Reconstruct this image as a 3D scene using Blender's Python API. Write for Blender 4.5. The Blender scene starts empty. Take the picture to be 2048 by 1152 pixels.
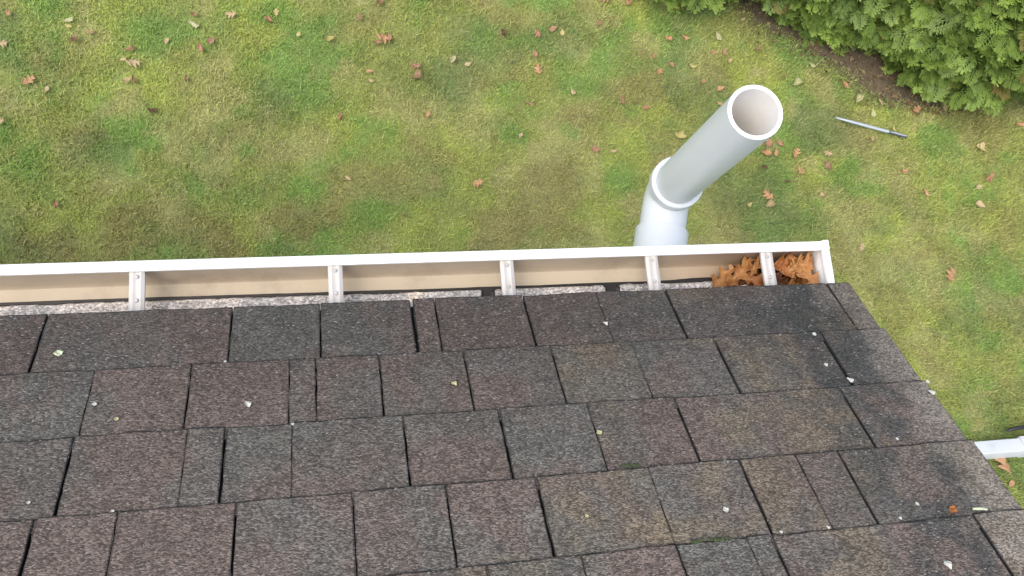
import bpy, math, random
import numpy as np
from mathutils import Vector, Matrix

R = math.radians
scene = bpy.context.scene
COL = scene.collection
random.seed(11)
rng = np.random.default_rng(7)

# ------------------------------------------------------------------ camera, world, sun, exposure
cam_d = bpy.data.cameras.new('camera')
cam_d.sensor_width = 36.0
cam_d.lens = 30.053
cam_d.clip_start = 0.05
cam_d.clip_end = 500.0
cam = bpy.data.objects.new('camera', cam_d)
COL.objects.link(cam)
cam.matrix_world = Matrix(((0.978502, 0.036807, -0.202928, 0.0),
                           (-0.081521, 0.974181, -0.216393, -0.32146),
                           (0.189724, 0.228283, 0.956238, 4.69394),
                           (0, 0, 0, 1)))
scene.camera = cam

world = bpy.data.worlds.new("World")
scene.world = world
world.use_nodes = True
wn = world.node_tree
bg = wn.nodes['Background']
sky = wn.nodes.new('ShaderNodeTexSky')
sky.sky_type = 'NISHITA'
sky.sun_disc = False
SUN_TO = Vector((-0.40, -0.22, 0.88)).normalized()
sky.sun_elevation = math.asin(SUN_TO.z)
sky.sun_rotation = math.atan2(SUN_TO.x, SUN_TO.y)
sky.air_density = 1.0
sky.dust_density = 4.0
hs = wn.nodes.new('ShaderNodeHueSaturation')
hs.inputs['Saturation'].default_value = 0.80
wn.links.new(sky.outputs['Color'], hs.inputs['Color'])
wn.links.new(hs.outputs['Color'], bg.inputs['Color'])
bg.inputs['Strength'].default_value = 0.13

sun_d = bpy.data.lights.new('sun', 'SUN')
sun_d.energy = 0.75
sun_d.angle = R(50)
sun_d.color = (1.0, 0.95, 0.88)
sun = bpy.data.objects.new('sun', sun_d)
sun.rotation_euler = SUN_TO.to_track_quat('Z', 'Y').to_euler()
COL.objects.link(sun)

scene.view_settings.view_transform = 'Standard'
scene.view_settings.look = 'None'
scene.view_settings.gamma = 1.0
scene.view_settings.exposure = 1.3
scene.cycles.diffuse_bounces = 8

# ------------------------------------------------------------------ data measured for this place (metres)
TABS = {
 0: [(-0.593, 1, 'b'), (-0.461, 2, 'g'), (-0.305, -1, 'b'), (-0.171, 1, 'g'), (-0.026, 1, 'g'), (0.132, 3, 'b'), (0.173, 1, 'b'), (0.335, 2, 'b'), (0.474, 0, 'm'), (0.611, 2, 'b'), (0.851, -1, 'g'), (0.948, 1, 'r')],
 1: [(-0.541, 1, 'g'), (-0.366, 0, 'b'), (-0.224, 1, 'b'), (-0.075, 0, 'm'), (-0.034, 1, 'b'), (0.067, 1, 'b'), (0.207, 1, 'b'), (0.357, 1, 't'), (0.503, 0, 'g'), (0.657, 2, 't'), (0.804, -1, 's'), (0.866, 3, 's'), (0.995, -1, 'r')],
 2: [(-0.500, 1, 'b'), (-0.370, 2, 'b'), (-0.217, 0, 'b'), (-0.164, 2, 'm'), (-0.069, 0, 'm'), (0.095, 1, 'b'), (0.244, 2, 'g'), (0.388, 0, 'b'), (0.536, 2, 'b'), (0.684, -1, 't'), (0.836, 2, 'b'), (0.961, -1, 's'), (1.011, -1, 'r')],
 3: [(-0.392, 2, 'b'), (-0.291, 1, 'b'), (-0.141, 1, 'm'), (0.014, 1, 'g'), (0.144, 1, 'b'), (0.276, 2, 't'), (0.449, 0, 'm'), (0.596, 2, 't'), (0.691, 0, 'm'), (0.764, 2, 'b'), (0.907, -1, 's'), (0.972, -1, 'r')],
 4: [(-0.512, 1, 'b'), (-0.350, 1, 'b'), (-0.166, 1, 'b'), (0.006, 0, 'b'), (0.182, 1, 'g'), (0.312, 0, 'b'), (0.448, 1, 'g'), (0.554, 0, 'm'), (0.591, 2, 'b'), (0.918, 2, 'r')],
}
LEAVES = [
    (-1.698, 2.387, 0.045, 'o', 'l'), (-1.392, 2.351, 0.060, 'p', 'o'), (-1.391, 2.317, 0.042, 'y', 'o'), (-1.350, 2.232, 0.054, 'n', 'c'), (-1.728, 2.205, 0.065, 't', 'l'), (-1.273, 2.280, 0.042, 'n', 'o'),
    (-1.068, 2.183, 0.052, 'r', 'c'), (-1.106, 2.121, 0.042, 't', 'o'), (-1.054, 2.097, 0.082, 't', 'l'), (-1.078, 1.988, 0.054, 't', 'c'), (-1.042, 1.997, 0.051, 'n', 'c'), (-1.198, 2.025, 0.030, 'd', 'o'),
    (-1.321, 2.108, 0.036, 'y', 'o'), (-1.585, 1.984, 0.083, 'o', 'l'), (-1.491, 1.935, 0.041, 't', 'o'), (-0.886, 2.293, 0.043, 'p', 'o'), (-0.878, 2.237, 0.043, 't', 'o'), (-0.729, 2.401, 0.050, 'n', 'c'),
    (-0.735, 2.344, 0.068, 'p', 'o'), (-0.526, 2.414, 0.069, 't', 'l'), (-0.637, 2.242, 0.056, 'r', 'o'), (-0.692, 2.191, 0.056, 'r', 'c'), (-0.527, 2.226, 0.037, 'p', 'o'), (-1.169, 1.831, 0.036, 't', 'o'),
    (-0.949, 1.811, 0.054, 'd', 'c'), (-0.862, 1.767, 0.039, 't', 'o'), (-1.348, 1.880, 0.036, 't', 'o'), (-1.709, 1.753, 0.058, 't', 'l'), (-1.292, 1.973, 0.048, 'p', 'c'), (-1.452, 1.823, 0.029, 'y', 'o'),
    (-0.770, 2.001, 0.049, 'n', 'c'), (-0.616, 2.114, 0.034, 'y', 'o'), (-0.319, 2.388, 0.054, 'r', 'c'), (-0.275, 2.438, 0.051, 'y', 'l'), (-0.126, 2.377, 0.038, 'y', 'o'), (-0.151, 2.302, 0.041, 'y', 'o'),
    (0.032, 2.277, 0.051, 'y', 'c'), (0.207, 2.420, 0.058, 'n', 'l'), (0.193, 2.373, 0.029, 'p', 'o'), (0.333, 2.520, 0.059, 'n', 'c'), (0.334, 2.288, 0.097, 'o', 'l'), (0.373, 2.292, 0.071, 'r', 'c'),
    (0.309, 2.261, 0.065, 'n', 'c'), (0.618, 2.486, 0.040, 'o', 'o'), (1.059, 2.489, 0.037, 'o', 'o'), (1.067, 2.346, 0.053, 'd', 'c'), (0.524, 2.118, 0.065, 'r', 'l'), (0.526, 2.050, 0.077, 'n', 'c'),
    (0.250, 2.075, 0.045, 'o', 'o'), (0.253, 2.011, 0.045, 't', 'c'), (0.602, 2.022, 0.036, 't', 'o'), (0.750, 2.162, 0.056, 'p', 'c'), (0.840, 2.137, 0.046, 't', 'o'), (0.577, 1.803, 0.048, 'o', 'o'),
    (0.066, 1.776, 0.053, 'r', 'c'), (-0.249, 1.836, 0.040, 't', 'o'), (0.972, 1.971, 0.033, 'p', 'o'), (0.970, 1.944, 0.026, 'p', 'o'), (0.706, 1.727, 0.035, 'p', 'o'), (0.999, 2.040, 0.033, 'p', 'o'),
    (1.693, 2.432, 0.051, 'r', 'o'), (1.391, 2.379, 0.061, 'r', 'o'), (1.447, 2.356, 0.044, 'y', 'o'), (1.288, 2.345, 0.064, 'r', 'l'), (1.260, 2.212, 0.050, 'r', 'o'), (1.270, 2.104, 0.073, 'o', 'l'),
    (1.909, 2.594, 0.063, 'r', 'c'), (1.755, 2.600, 0.083, 'r', 'l'), (2.092, 2.397, 0.038, 'r', 'o'), (2.151, 2.328, 0.056, 'o', 'c'), (2.262, 2.338, 0.052, 'o', 'c'), (2.494, 2.361, 0.070, 'p', 'c'),
    (2.528, 2.255, 0.056, 'r', 'o'), (2.457, 2.250, 0.046, 'r', 'o'), (2.556, 2.188, 0.046, 't', 'o'), (2.041, 2.210, 0.041, 'r', 'o'), (2.146, 2.153, 0.048, 'r', 'o'), (2.055, 2.099, 0.065, 'o', 'l'),
    (2.291, 2.145, 0.055, 'y', 'o'), (2.462, 1.990, 0.055, 'o', 'o'), (1.479, 1.963, 0.047, 't', 'o'), (1.792, 1.902, 0.067, 'n', 'l'), (1.865, 1.903, 0.037, 'y', 'o'), (1.942, 1.859, 0.044, 'r', 'o'),
    (2.443, 1.883, 0.052, 'o', 'o'), (2.132, 1.665, 0.081, 'y', 'c'), (1.206, 1.878, 0.046, 'n', 'o'), (2.270, 2.243, 0.038, 'p', 'o'), (2.349, 2.041, 0.045, 'o', 'o'), (-1.661, 1.609, 0.038, 'o', 'o'),
    (-1.649, 1.199, 0.040, 'o', 'o'), (-1.425, 1.277, 0.049, 'r', 'c'), (-0.865, 1.764, 0.030, 't', 'o'), (-1.055, 1.038, 0.032, 'o', 'o'), (0.844, 1.368, 0.073, 'o', 'l'), (1.582, 1.578, 0.063, 'r', 'l'),
    (1.689, 1.564, 0.043, 't', 'o'), (1.122, 1.669, 0.042, 't', 'o'), (0.097, 1.408, 0.046, 't', 'o'), (0.399, 1.337, 0.034, 't', 'o'), (0.554, 1.620, 0.035, 'r', 'o'), (2.741, 1.620, 0.062, 'r', 'o'),
    (2.821, 1.616, 0.052, 'r', 'o'), (2.706, 1.552, 0.069, 'o', 'c'), (2.775, 1.548, 0.059, 'o', 'o'), (2.915, 1.548, 0.076, 'o', 'l'), (3.141, 1.546, 0.063, 't', 'l'), (2.674, 1.458, 0.048, 'd', 'c'),
    (2.926, 1.429, 0.066, 'o', 'l'), (2.668, 1.268, 0.085, 'o', 'l'), (2.661, 1.202, 0.068, 't', 'c'), (2.540, 1.208, 0.044, 'y', 'o'), (3.474, 1.510, 0.035, 'p', 'o'), (3.672, 1.418, 0.057, 'o', 'o'),
    (3.798, 1.271, 0.057, 'o', 'o'), (3.482, 1.646, 0.043, 't', 'o'), (4.283, 1.576, 0.073, 'y', 'o'), (4.279, 1.359, 0.079, 'r', 'c'), (4.196, 1.300, 0.050, 't', 'o'), (4.183, 1.178, 0.072, 't', 'o'),
    (4.626, 1.747, 0.071, 'o', 'o'), (4.530, 1.449, 0.048, 'p', 'o'), (3.260, 0.915, 0.058, 't', 'l'), (3.845, 0.702, 0.104, 'o', 'l'), (3.045, 1.265, 0.048, 't', 'o'), (3.126, 1.461, 0.070, 'n', 'c'),
    (4.098, 1.681, 0.036, 'p', 'o'), (4.307, 0.686, 0.032, 'p', 'o'), (2.824, 1.359, 0.041, 'd', 'o'), (3.350, 2.018, 0.061, 'o', 'l'), (3.416, 1.918, 0.072, 'p', 'c'), (3.588, 1.909, 0.047, 't', 'o'),
    (3.182, 2.084, 0.046, 'p', 'o'), (3.834, 1.842, 0.080, 'o', 'l'), (3.520, 1.823, 0.057, 'p', 'o'), (4.063, 1.873, 0.051, 't', 'o'), (4.170, 1.939, 0.066, 't', 'c'), (3.650, 1.713, 0.043, 'y', 'o'),
    (4.095, 1.684, 0.040, 'p', 'o'), (4.289, 1.587, 0.066, 't', 'o'), (3.127, 2.166, 0.050, 'p', 'o'), (2.991, 2.025, 0.071, 'p', 'c'), (2.760, 2.274, 0.050, 'n', 'c'), (3.868, 0.006, 0.037, 'r', 'o'),
    (3.989, -0.606, 0.050, 'o', 'o'), (3.946, -0.473, 0.146, 'o', 'l'),
]
FLAKES = [
    (-0.426, 0.096, 0.0172, 'g'),
    (-0.354, 0.210, 0.0089, 'w'),
    (-0.319, 0.241, 0.0088, 'y'),
    (-0.135, 0.229, 0.0129, 'w'),
    (-0.175, 0.132, 0.0064, 'w'),
    (0.181, 0.213, 0.0113, 'y'),
    (0.469, 0.088, 0.0107, 'w'),
    (0.392, 0.334, 0.0117, 'y'),
    (0.335, 0.481, 0.0071, 'y'),
    (0.541, 0.492, 0.0116, 'w'),
    (0.842, 0.514, 0.0075, 'w'),
    (0.850, 0.146, 0.0100, 'w'),
    (0.865, 0.258, 0.0156, 'w'),
    (0.837, 0.220, 0.0097, 'w'),
    (1.003, 0.278, 0.0105, 'w'),
    (0.996, 0.302, 0.0155, 'w'),
    (0.880, 0.391, 0.0065, 'w'),
    (0.826, 0.617, 0.0155, 'w'),
    (-0.299, 0.404, 0.0066, 'w'),
    (-0.406, 0.379, 0.0066, 'w'),
    (0.802, 0.534, 0.0066, 'w'),
    (-0.069, 0.277, 0.0060, 'w'),
    (0.683, 0.537, 0.0072, 'w'),
    (0.606, 0.540, 0.0064, 'w'),
]
PATCHES = [
    (1.54, 2.05, 0.17, 'g'), (1.42, 2.53, 0.19, 'g'), (0.67, 2.07, 0.27, 'k'), (1.25, 1.36, 0.24, 'b'), (0.54, 1.43, 0.20, 'g'), (-0.03, 2.19, 0.21, 'g'), (-1.09, 1.48, 0.11, 'g'),
    (-1.56, 1.48, 0.19, 'g'), (-0.49, 1.50, 0.17, 'y'), (-1.66, 2.15, 0.16, 'y'), (0.12, 1.71, 0.26, 'y'), (1.95, 2.51, 0.19, 'y'), (1.96, 2.02, 0.25, 'b'), (-0.65, 1.39, 0.25, 'g'),
    (-0.71, 1.13, 0.22, 'b'), (-0.29, 1.03, 0.17, 'g'), (-1.45, 1.04, 0.18, 'b'), (0.37, 1.04, 0.17, 'y'), (0.95, 1.06, 0.23, 'b'), (1.53, 1.09, 0.18, 'y'), (1.72, 1.39, 0.18, 'g'),
    (2.56, 1.25, 0.44, 'k'), (4.14, 1.12, 0.30, 'y'), (3.37, 0.41, 0.25, 'y'), (3.91, -0.06, 0.22, 'g'), (3.94, -0.24, 0.09, 'y'), (3.76, 0.24, 0.19, 'y'), (3.68, 0.69, 0.29, 't'),
    (3.24, 1.17, 0.26, 't'), (3.16, 1.72, 0.33, 'k'), (2.47, 1.78, 0.22, 'k'), (2.35, 2.16, 0.26, 't'), (0.24, 1.23, 0.23, 'g'), (-0.97, 2.32, 0.28, 'g'), (-0.27, 1.96, 0.23, 'g'),
    (0.85, 1.75, 0.18, 't'), (-0.11, 1.62, 0.14, 't'), (4.23, 0.67, 0.26, 'g'),
]
EAVE = 3.2                 # height of the eave above the lawn
E = 0.135                  # shingle exposure
PITCH = math.atan(9 / 12)
CP, SP = math.cos(PITCH), math.sin(PITCH)


def RP(u, w, n):
    """point on the roof: u along the eave, w up the slope, n off the slope"""
    return (u, -w * CP + n * SP, EAVE + w * SP + n * CP)


# ------------------------------------------------------------------ helpers
_T = rng.random((256, 256))


def vnoise(x, y, s=0):
    x = np.asarray(x, float) + s * 17.31
    y = np.asarray(y, float) + s * 9.77
    xi = np.floor(x).astype(int); yi = np.floor(y).astype(int)
    fx = x - xi; fy = y - yi
    fx = fx * fx * (3 - 2 * fx); fy = fy * fy * (3 - 2 * fy)
    a = _T[xi & 255, yi & 255]; b = _T[(xi + 1) & 255, yi & 255]
    c = _T[xi & 255, (yi + 1) & 255]; d = _T[(xi + 1) & 255, (yi + 1) & 255]
    return (a * (1 - fx) + b * fx) * (1 - fy) + (c * (1 - fx) + d * fx) * fy


def fbm(x, y, s=0, o=4):
    v = 0; a = .5; t = 0
    for k in range(o):
        v = v + a * vnoise(np.asarray(x) * 2 ** k, np.asarray(y) * 2 ** k, s + k); t += a; a *= .55
    return v / t


def sstep(a, b, x):
    t = np.clip((x - a) / (b - a), 0, 1)
    return t * t * (3 - 2 * t)


def tag(o, label=None, cat=None, group=None, kind=None):
    if label: o['label'] = label
    if cat: o['category'] = cat
    if group: o['group'] = group
    if kind: o['kind'] = kind
    return o


LOCAL = set()


def link(o, parent=None):
    COL.objects.link(o)
    if parent is not None:
        o.parent = parent
        if parent.name not in LOCAL:      # parts modelled in world coordinates keep their place
            o.matrix_parent_inverse = Matrix.Translation(-parent.location)
    return o


def empty(name, loc=(0, 0, 0)):
    o = bpy.data.objects.new(name, None)
    o.location = loc
    o.empty_display_size = .05
    COL.objects.link(o)
    return o


def np_mesh(name, V, faces, smooth=False, mats=(), mat_idx=None, cols=None, uniform=None):
    """faces: list of tuples, or int array (n,k)"""
    me = bpy.data.meshes.new(name)
    V = np.asarray(V, np.float32)
    me.vertices.add(len(V))
    me.vertices.foreach_set('co', V.ravel())
    if isinstance(faces, np.ndarray):
        k = faces.shape[1]; n = len(faces)
        me.loops.add(n * k); me.loops.foreach_set('vertex_index', faces.ravel().astype(np.int32))
        me.polygons.add(n)
        me.polygons.foreach_set('loop_start', np.arange(0, n * k, k, dtype=np.int32))
        try: me.polygons.foreach_set('loop_total', np.full(n, k, np.int32))
        except Exception: pass
    else:
        flat = np.array([i for f in faces for i in f], np.int32)
        ln = np.array([len(f) for f in faces], np.int32)
        st = np.concatenate([[0], np.cumsum(ln)[:-1]]).astype(np.int32)
        n = len(faces)
        me.loops.add(len(flat)); me.loops.foreach_set('vertex_index', flat)
        me.polygons.add(n); me.polygons.foreach_set('loop_start', st)
        try: me.polygons.foreach_set('loop_total', ln)
        except Exception: pass
    for m in mats: me.materials.append(m)
    if mat_idx is not None:
        me.polygons.foreach_set('material_index', np.asarray(mat_idx, np.int32))
    if cols is not None:
        at = me.color_attributes.new('tint', 'FLOAT_COLOR', 'POINT')
        c = np.ones((len(V), 4), np.float32); c[:, :3] = cols
        at.data.foreach_set('color', c.ravel())
    me.update(calc_edges=True)
    me.validate()
    if smooth:
        me.polygons.foreach_set('use_smooth', np.ones(len(me.polygons), bool))
    return me


class MB:
    """collects shapes; build() makes them one mesh object"""
    def __init__(s): s.v = []; s.f = []; s.m = []
    def add(s, V, F, mi=0):
        o = len(s.v); s.v += [tuple(p) for p in V]
        s.f += [tuple(i + o for i in f) for f in F]; s.m += [mi] * len(F)
        return s
    def box(s, x0, x1, y0, y1, z0, z1, mi=0):
        V = [(x, y, z) for x in (x0, x1) for y in (y0, y1) for z in (z0, z1)]
        F = [(0, 1, 3, 2), (4, 6, 7, 5), (0, 4, 5, 1), (2, 3, 7, 6), (0, 2, 6, 4), (1, 5, 7, 3)]
        return s.add(V, F, mi)
    def hexa(s, P, mi=0):      # 8 points, same order as box
        F = [(0, 1, 3, 2), (4, 6, 7, 5), (0, 4, 5, 1), (2, 3, 7, 6), (0, 2, 6, 4), (1, 5, 7, 3)]
        return s.add(P, F, mi)
    def extrude(s, prof, x0, x1, mi=0, caps=True):
        """closed profile of (y,z) run along x"""
        n = len(prof)
        V = [(x0, y, z) for y, z in prof] + [(x1, y, z) for y, z in prof]
        F = [(i, (i + 1) % n, n + (i + 1) % n, n + i) for i in range(n)]
        if caps: F += [tuple(range(n))[::-1], tuple(range(n, 2 * n))]
        return s.add(V, F, mi)
    def tube(s, path, radii, seg=40, mi=0, cap0=True, cap1=True):
        path = [Vector(p) for p in path]; V = []; F = []
        up = None
        for i, p in enumerate(path):
            t = (path[min(i + 1, len(path) - 1)] - path[max(i - 1, 0)])
            if i < len(path) - 1 and (path[i + 1] - p).length < 1e-6: t = p - path[max(i - 1, 0)]
            if t.length < 1e-9: t = Vector((0, 0, 1))
            t.normalize()
            if up is None:
                up = Vector((1, 0, 0)) if abs(t.x) < .8 else Vector((0, 1, 0))
            a = (up - t * up.dot(t)).normalized(); b = t.cross(a); up = a
            for k in range(seg):
                q = 2 * math.pi * k / seg
                V.append(p + (a * math.cos(q) + b * math.sin(q)) * radii[i])
        for i in range(len(path) - 1):
            for k in range(seg):
                k2 = (k + 1) % seg
                F.append((i * seg + k, i * seg + k2, (i + 1) * seg + k2, (i + 1) * seg + k))
        if cap0: F.append(tuple(range(seg))[::-1])
        if cap1: F.append(tuple(range((len(path) - 1) * seg, len(path) * seg)))
        return s.add(V, F, mi)
    def build(s, name, mats, parent=None, smooth=False, bevel=0, seg=2):
        if not isinstance(mats, (list, tuple)): mats = [mats]
        me = np_mesh(name, s.v, s.f, mats=mats, mat_idx=s.m)
        o = bpy.data.objects.new(name, me)
        link(o, parent)
        if smooth:
            me.polygons.foreach_set('use_smooth', np.ones(len(me.polygons), bool))
            me.set_sharp_from_angle(angle=R(38))
        if bevel:
            b = o.modifiers.new('bevel', 'BEVEL'); b.width = bevel; b.segments = seg; b.limit_method = 'ANGLE'
            b.angle_limit = R(35); b.harden_normals = False
        return o


def obj(name, me, parent=None):
    return link(bpy.data.objects.new(name, me), parent)


# ------------------------------------------------------------------ materials
class NT:
    def __init__(s, name):
        s.m = bpy.data.materials.new(name); s.m.use_nodes = True
        s.t = s.m.node_tree; s.b = s.t.nodes['Principled BSDF']
    def n(s, kind, **kw):
        x = s.t.nodes.new(kind)
        for k, v in kw.items():
            if k.startswith('_'): setattr(x, k[1:], v)
            else: x.inputs[k].default_value = v
        return x
    def l(s, a, b): s.t.links.new(a, b)


def ramp(nt, fac, stops):
    r = nt.n('ShaderNodeValToRGB')
    e = r.color_ramp.elements
    while len(e) < len(stops): e.new(.5)
    for el, (p, c) in zip(e, stops):
        el.position = p; el.color = (*c, 1)
    nt.l(fac, r.inputs['Fac'])
    return r.outputs['Color']


def mat(name, col, rough=.6, var=.12, scale=20, bump=0, bscale=200, col2=None, metal=0, spec=.5, detail=5, dirt=None, dscale=6):
    nt = NT(name); b = nt.b
    tc = nt.n('ShaderNodeTexCoord')
    nz = nt.n('ShaderNodeTexNoise', Scale=scale, Detail=detail, Roughness=.6)
    nt.l(tc.outputs['Object'], nz.inputs['Vector'])
    c2 = col2 or tuple(min(1, c * (1 + var)) for c in col)
    c1 = tuple(c * (1 - var) for c in col) if col2 is None else col
    out = ramp(nt, nz.outputs['Fac'], [(.3, c1), (.7, c2)])
    if dirt:
        dz = nt.n('ShaderNodeTexNoise', Scale=dscale, Detail=8, Roughness=.7)
        nt.l(tc.outputs['Object'], dz.inputs['Vector'])
        mr = nt.n('ShaderNodeMapRange'); mr.inputs[1].default_value = .52; mr.inputs[2].default_value = .72
        nt.l(dz.outputs['Fac'], mr.inputs[0])
        mx = nt.n('ShaderNodeMix', _data_type='RGBA')
        nt.l(mr.outputs[0], mx.inputs['Factor']); nt.l(out, mx.inputs['A']); mx.inputs['B'].default_value = (*dirt, 1)
        out = mx.outputs['Result']
    nt.l(out, b.inputs['Base Color'])
    b.inputs['Roughness'].default_value = rough
    b.inputs['Metallic'].default_value = metal
    b.inputs['Specular IOR Level'].default_value = spec
    if bump:
        bz = nt.n('ShaderNodeTexNoise', Scale=bscale, Detail=3)
        nt.l(tc.outputs['Object'], bz.inputs['Vector'])
        bp = nt.n('ShaderNodeBump', Strength=bump, Distance=.002)
        nt.l(bz.outputs['Fac'], bp.inputs['Height']); nt.l(bp.outputs['Normal'], b.inputs['Normal'])
    return nt.m


def leafy(name, rough=.55, transl=.3, spec=.3, gain=1.0):
    """per-vertex tint, light passing through"""
    nt = NT(name); b = nt.b
    at = nt.n('ShaderNodeAttribute', _attribute_name='tint')
    nt.l(at.outputs['Color'], b.inputs['Base Color'])
    b.inputs['Roughness'].default_value = rough
    b.inputs['Specular IOR Level'].default_value = spec
    tr = nt.n('ShaderNodeBsdfTranslucent'); nt.l(at.outputs['Color'], tr.inputs['Color'])
    mx = nt.n('ShaderNodeMixShader'); mx.inputs[0].default_value = transl
    nt.l(b.outputs[0], mx.inputs[1]); nt.l(tr.outputs[0], mx.inputs[2])
    nt.l(mx.outputs[0], nt.t.nodes['Material Output'].inputs['Surface'])
    return nt.m


def granule_mat(name, tint=None, lo=.46, hi=1.72, fleck=.016, sc=(290, 560, 560), flk=(.20, .19, .18)):
    """mineral granules bedded in asphalt"""
    nt = NT(name); b = nt.b
    tc = nt.n('ShaderNodeTexCoord')
    mp = nt.n('ShaderNodeMapping'); mp.inputs['Scale'].default_value = sc
    nt.l(tc.outputs['Object'], mp.inputs['Vector'])
    v = nt.n('ShaderNodeTexVoronoi', Scale=1.0); nt.l(mp.outputs[0], v.inputs['Vector'])
    sp = nt.n('ShaderNodeSeparateColor'); nt.l(v.outputs['Color'], sp.inputs[0])
    pw = nt.n('ShaderNodeMath', _operation='POWER'); nt.l(sp.outputs[0], pw.inputs[0]); pw.inputs[1].default_value = 1.5
    mr = nt.n('ShaderNodeMapRange'); mr.inputs[3].default_value = lo; mr.inputs[4].default_value = hi
    nt.l(pw.outputs[0], mr.inputs[0])
    # broader mottling
    nz = nt.n('ShaderNodeTexNoise', Scale=38, Detail=6, Roughness=.65); nt.l(tc.outputs['Object'], nz.inputs['Vector'])
    mr2 = nt.n('ShaderNodeMapRange'); mr2.inputs[1].default_value = .3; mr2.inputs[2].default_value = .7
    mr2.inputs[3].default_value = .80; mr2.inputs[4].default_value = 1.2
    nt.l(nz.outputs['Fac'], mr2.inputs[0])
    ml = nt.n('ShaderNodeMath', _operation='MULTIPLY'); nt.l(mr.outputs[0], ml.inputs[0]); nt.l(mr2.outputs[0], ml.inputs[1])
    if tint is None:
        at = nt.n('ShaderNodeAttribute', _attribute_name='tint'); base = at.outputs['Color']
    else:
        rgb = nt.n('ShaderNodeRGB'); rgb.outputs[0].default_value = (*tint, 1); base = rgb.outputs[0]
    vm = nt.n('ShaderNodeVectorMath', _operation='SCALE')
    nt.l(base, vm.inputs[0]); nt.l(ml.outputs[0], vm.inputs['Scale'])
    gt = nt.n('ShaderNodeMath', _operation='GREATER_THAN'); nt.l(sp.outputs[1], gt.inputs[0]); gt.inputs[1].default_value = 1 - fleck
    mx = nt.n('ShaderNodeMix', _data_type='RGBA')
    nt.l(gt.outputs[0], mx.inputs['Factor']); nt.l(vm.outputs[0], mx.inputs['A']); mx.inputs['B'].default_value = (*flk, 1)
    nt.l(mx.outputs['Result'], b.inputs['Base Color'])
    b.inputs['Roughness'].default_value = .82
    b.inputs['Specular IOR Level'].default_value = .35
    bp = nt.n('ShaderNodeBump', Strength=.7, Distance=.0012)
    iv = nt.n('ShaderNodeMath', _operation='SUBTRACT'); iv.inputs[0].default_value = 1; nt.l(v.outputs['Distance'], iv.inputs[1])
    nt.l(iv.outputs[0], bp.inputs['Height']); nt.l(bp.outputs['Normal'], b.inputs['Normal'])
    return nt.m


M = {}
M['granules'] = granule_mat('shingle_granules')
M['asphalt'] = mat('asphalt_edge', (.012, .011, .011), .8, .2, 60)
M['white_paint'] = mat('white_gutter_paint', (.82, .83, .83), .35, .03, 8, dirt=(.70, .70, .66), dscale=26)
M['trough'] = mat('stained_trough_paint', (.40, .335, .25), .5, .10, 10, col2=(.46, .39, .30), dirt=(.31, .25, .185), dscale=7)
M['trough_floor'] = mat('dusty_trough_floor', (.44, .375, .275), .6, .10, 14, col2=(.50, .43, .32), dirt=(.33, .275, .20), dscale=7)
M['strap'] = mat('aluminium_strap', (.44, .425, .40), .45, .06, 40, dirt=(.42, .38, .33), dscale=25)
M['screw'] = mat('screw_head', (.40, .39, .375), .5, .1, 60, metal=.2)
M['pvc'] = mat('white_pvc', (.565, .60, .635), .38, .02, 5, dirt=(.535, .565, .59), dscale=5)
M['pvc_inside'] = mat('pipe_inside', (.75, .735, .70), .5, .04, 9)
M['pvc_rim'] = mat('cut_pipe_rim', (.86, .87, .87), .5, .02, 12)
M['siding'] = mat('cream_siding', (.62, .60, .54), .6, .04, 4)
M['trim'] = mat('white_trim', (.78, .78, .77), .45, .03, 6)
M['soffit'] = mat('white_soffit', (.72, .72, .70), .55, .04, 8)
M['downspout'] = mat('white_downspout_paint', (.58, .605, .615), .35, .03, 10, dirt=(.50, .52, .51), dscale=8)
M['black'] = mat('black_rubber', (.018, .019, .022), .5, .2, 30)
M['rod'] = mat('pale_blue_grey_paint', (.37, .425, .46), .4, .08, 25)
M['rod_dark'] = mat('dark_grip', (.075, .085, .09), .45, .2, 40)
M['grass'] = leafy('grass_blade', .6, .25, .2)
M['frond'] = leafy('evergreen_frond', .5, .28, .35)
M['bark'] = mat('bark', (.10, .07, .05), .9, .3, 25, bump=.6, bscale=60)
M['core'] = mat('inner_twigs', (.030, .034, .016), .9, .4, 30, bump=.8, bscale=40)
M['moss'] = mat('moss', (.038, .055, .018), .9, .3, 200, bump=.8, bscale=500)
M['mulch'] = mat('mulch_soil', (.060, .045, .027), .95, .3, 30, bump=1, bscale=90, col2=(.115, .088, .052))
M['sludge_shadow'] = mat('sludge_and_gap_shadow', (.012, .010, .008), .5, .3, 80)
nt = NT('lawn_soil')
at_ = nt.n('ShaderNodeAttribute', _attribute_name='tint')
tc_ = nt.n('ShaderNodeTexCoord')
nz_ = nt.n('ShaderNodeTexNoise', Scale=70, Detail=6, Roughness=.7); nt.l(tc_.outputs['Object'], nz_.inputs['Vector'])
mr_ = nt.n('ShaderNodeMapRange'); mr_.inputs[1].default_value = .3; mr_.inputs[2].default_value = .7
mr_.inputs[3].default_value = .55; mr_.inputs[4].default_value = 1.1; nt.l(nz_.outputs['Fac'], mr_.inputs[0])
vm_ = nt.n('ShaderNodeVectorMath', _operation='SCALE'); nt.l(at_.outputs['Color'], vm_.inputs[0]); nt.l(mr_.outputs[0], vm_.inputs['Scale'])
nt.l(vm_.outputs[0], nt.b.inputs['Base Color']); nt.b.inputs['Roughness'].default_value = .95
bp_ = nt.n('ShaderNodeBump', Strength=.8, Distance=.02); nt.l(nz_.outputs['Fac'], bp_.inputs['Height']); nt.l(bp_.outputs['Normal'], nt.b.inputs['Normal'])
M['lawn'] = nt.m

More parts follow.
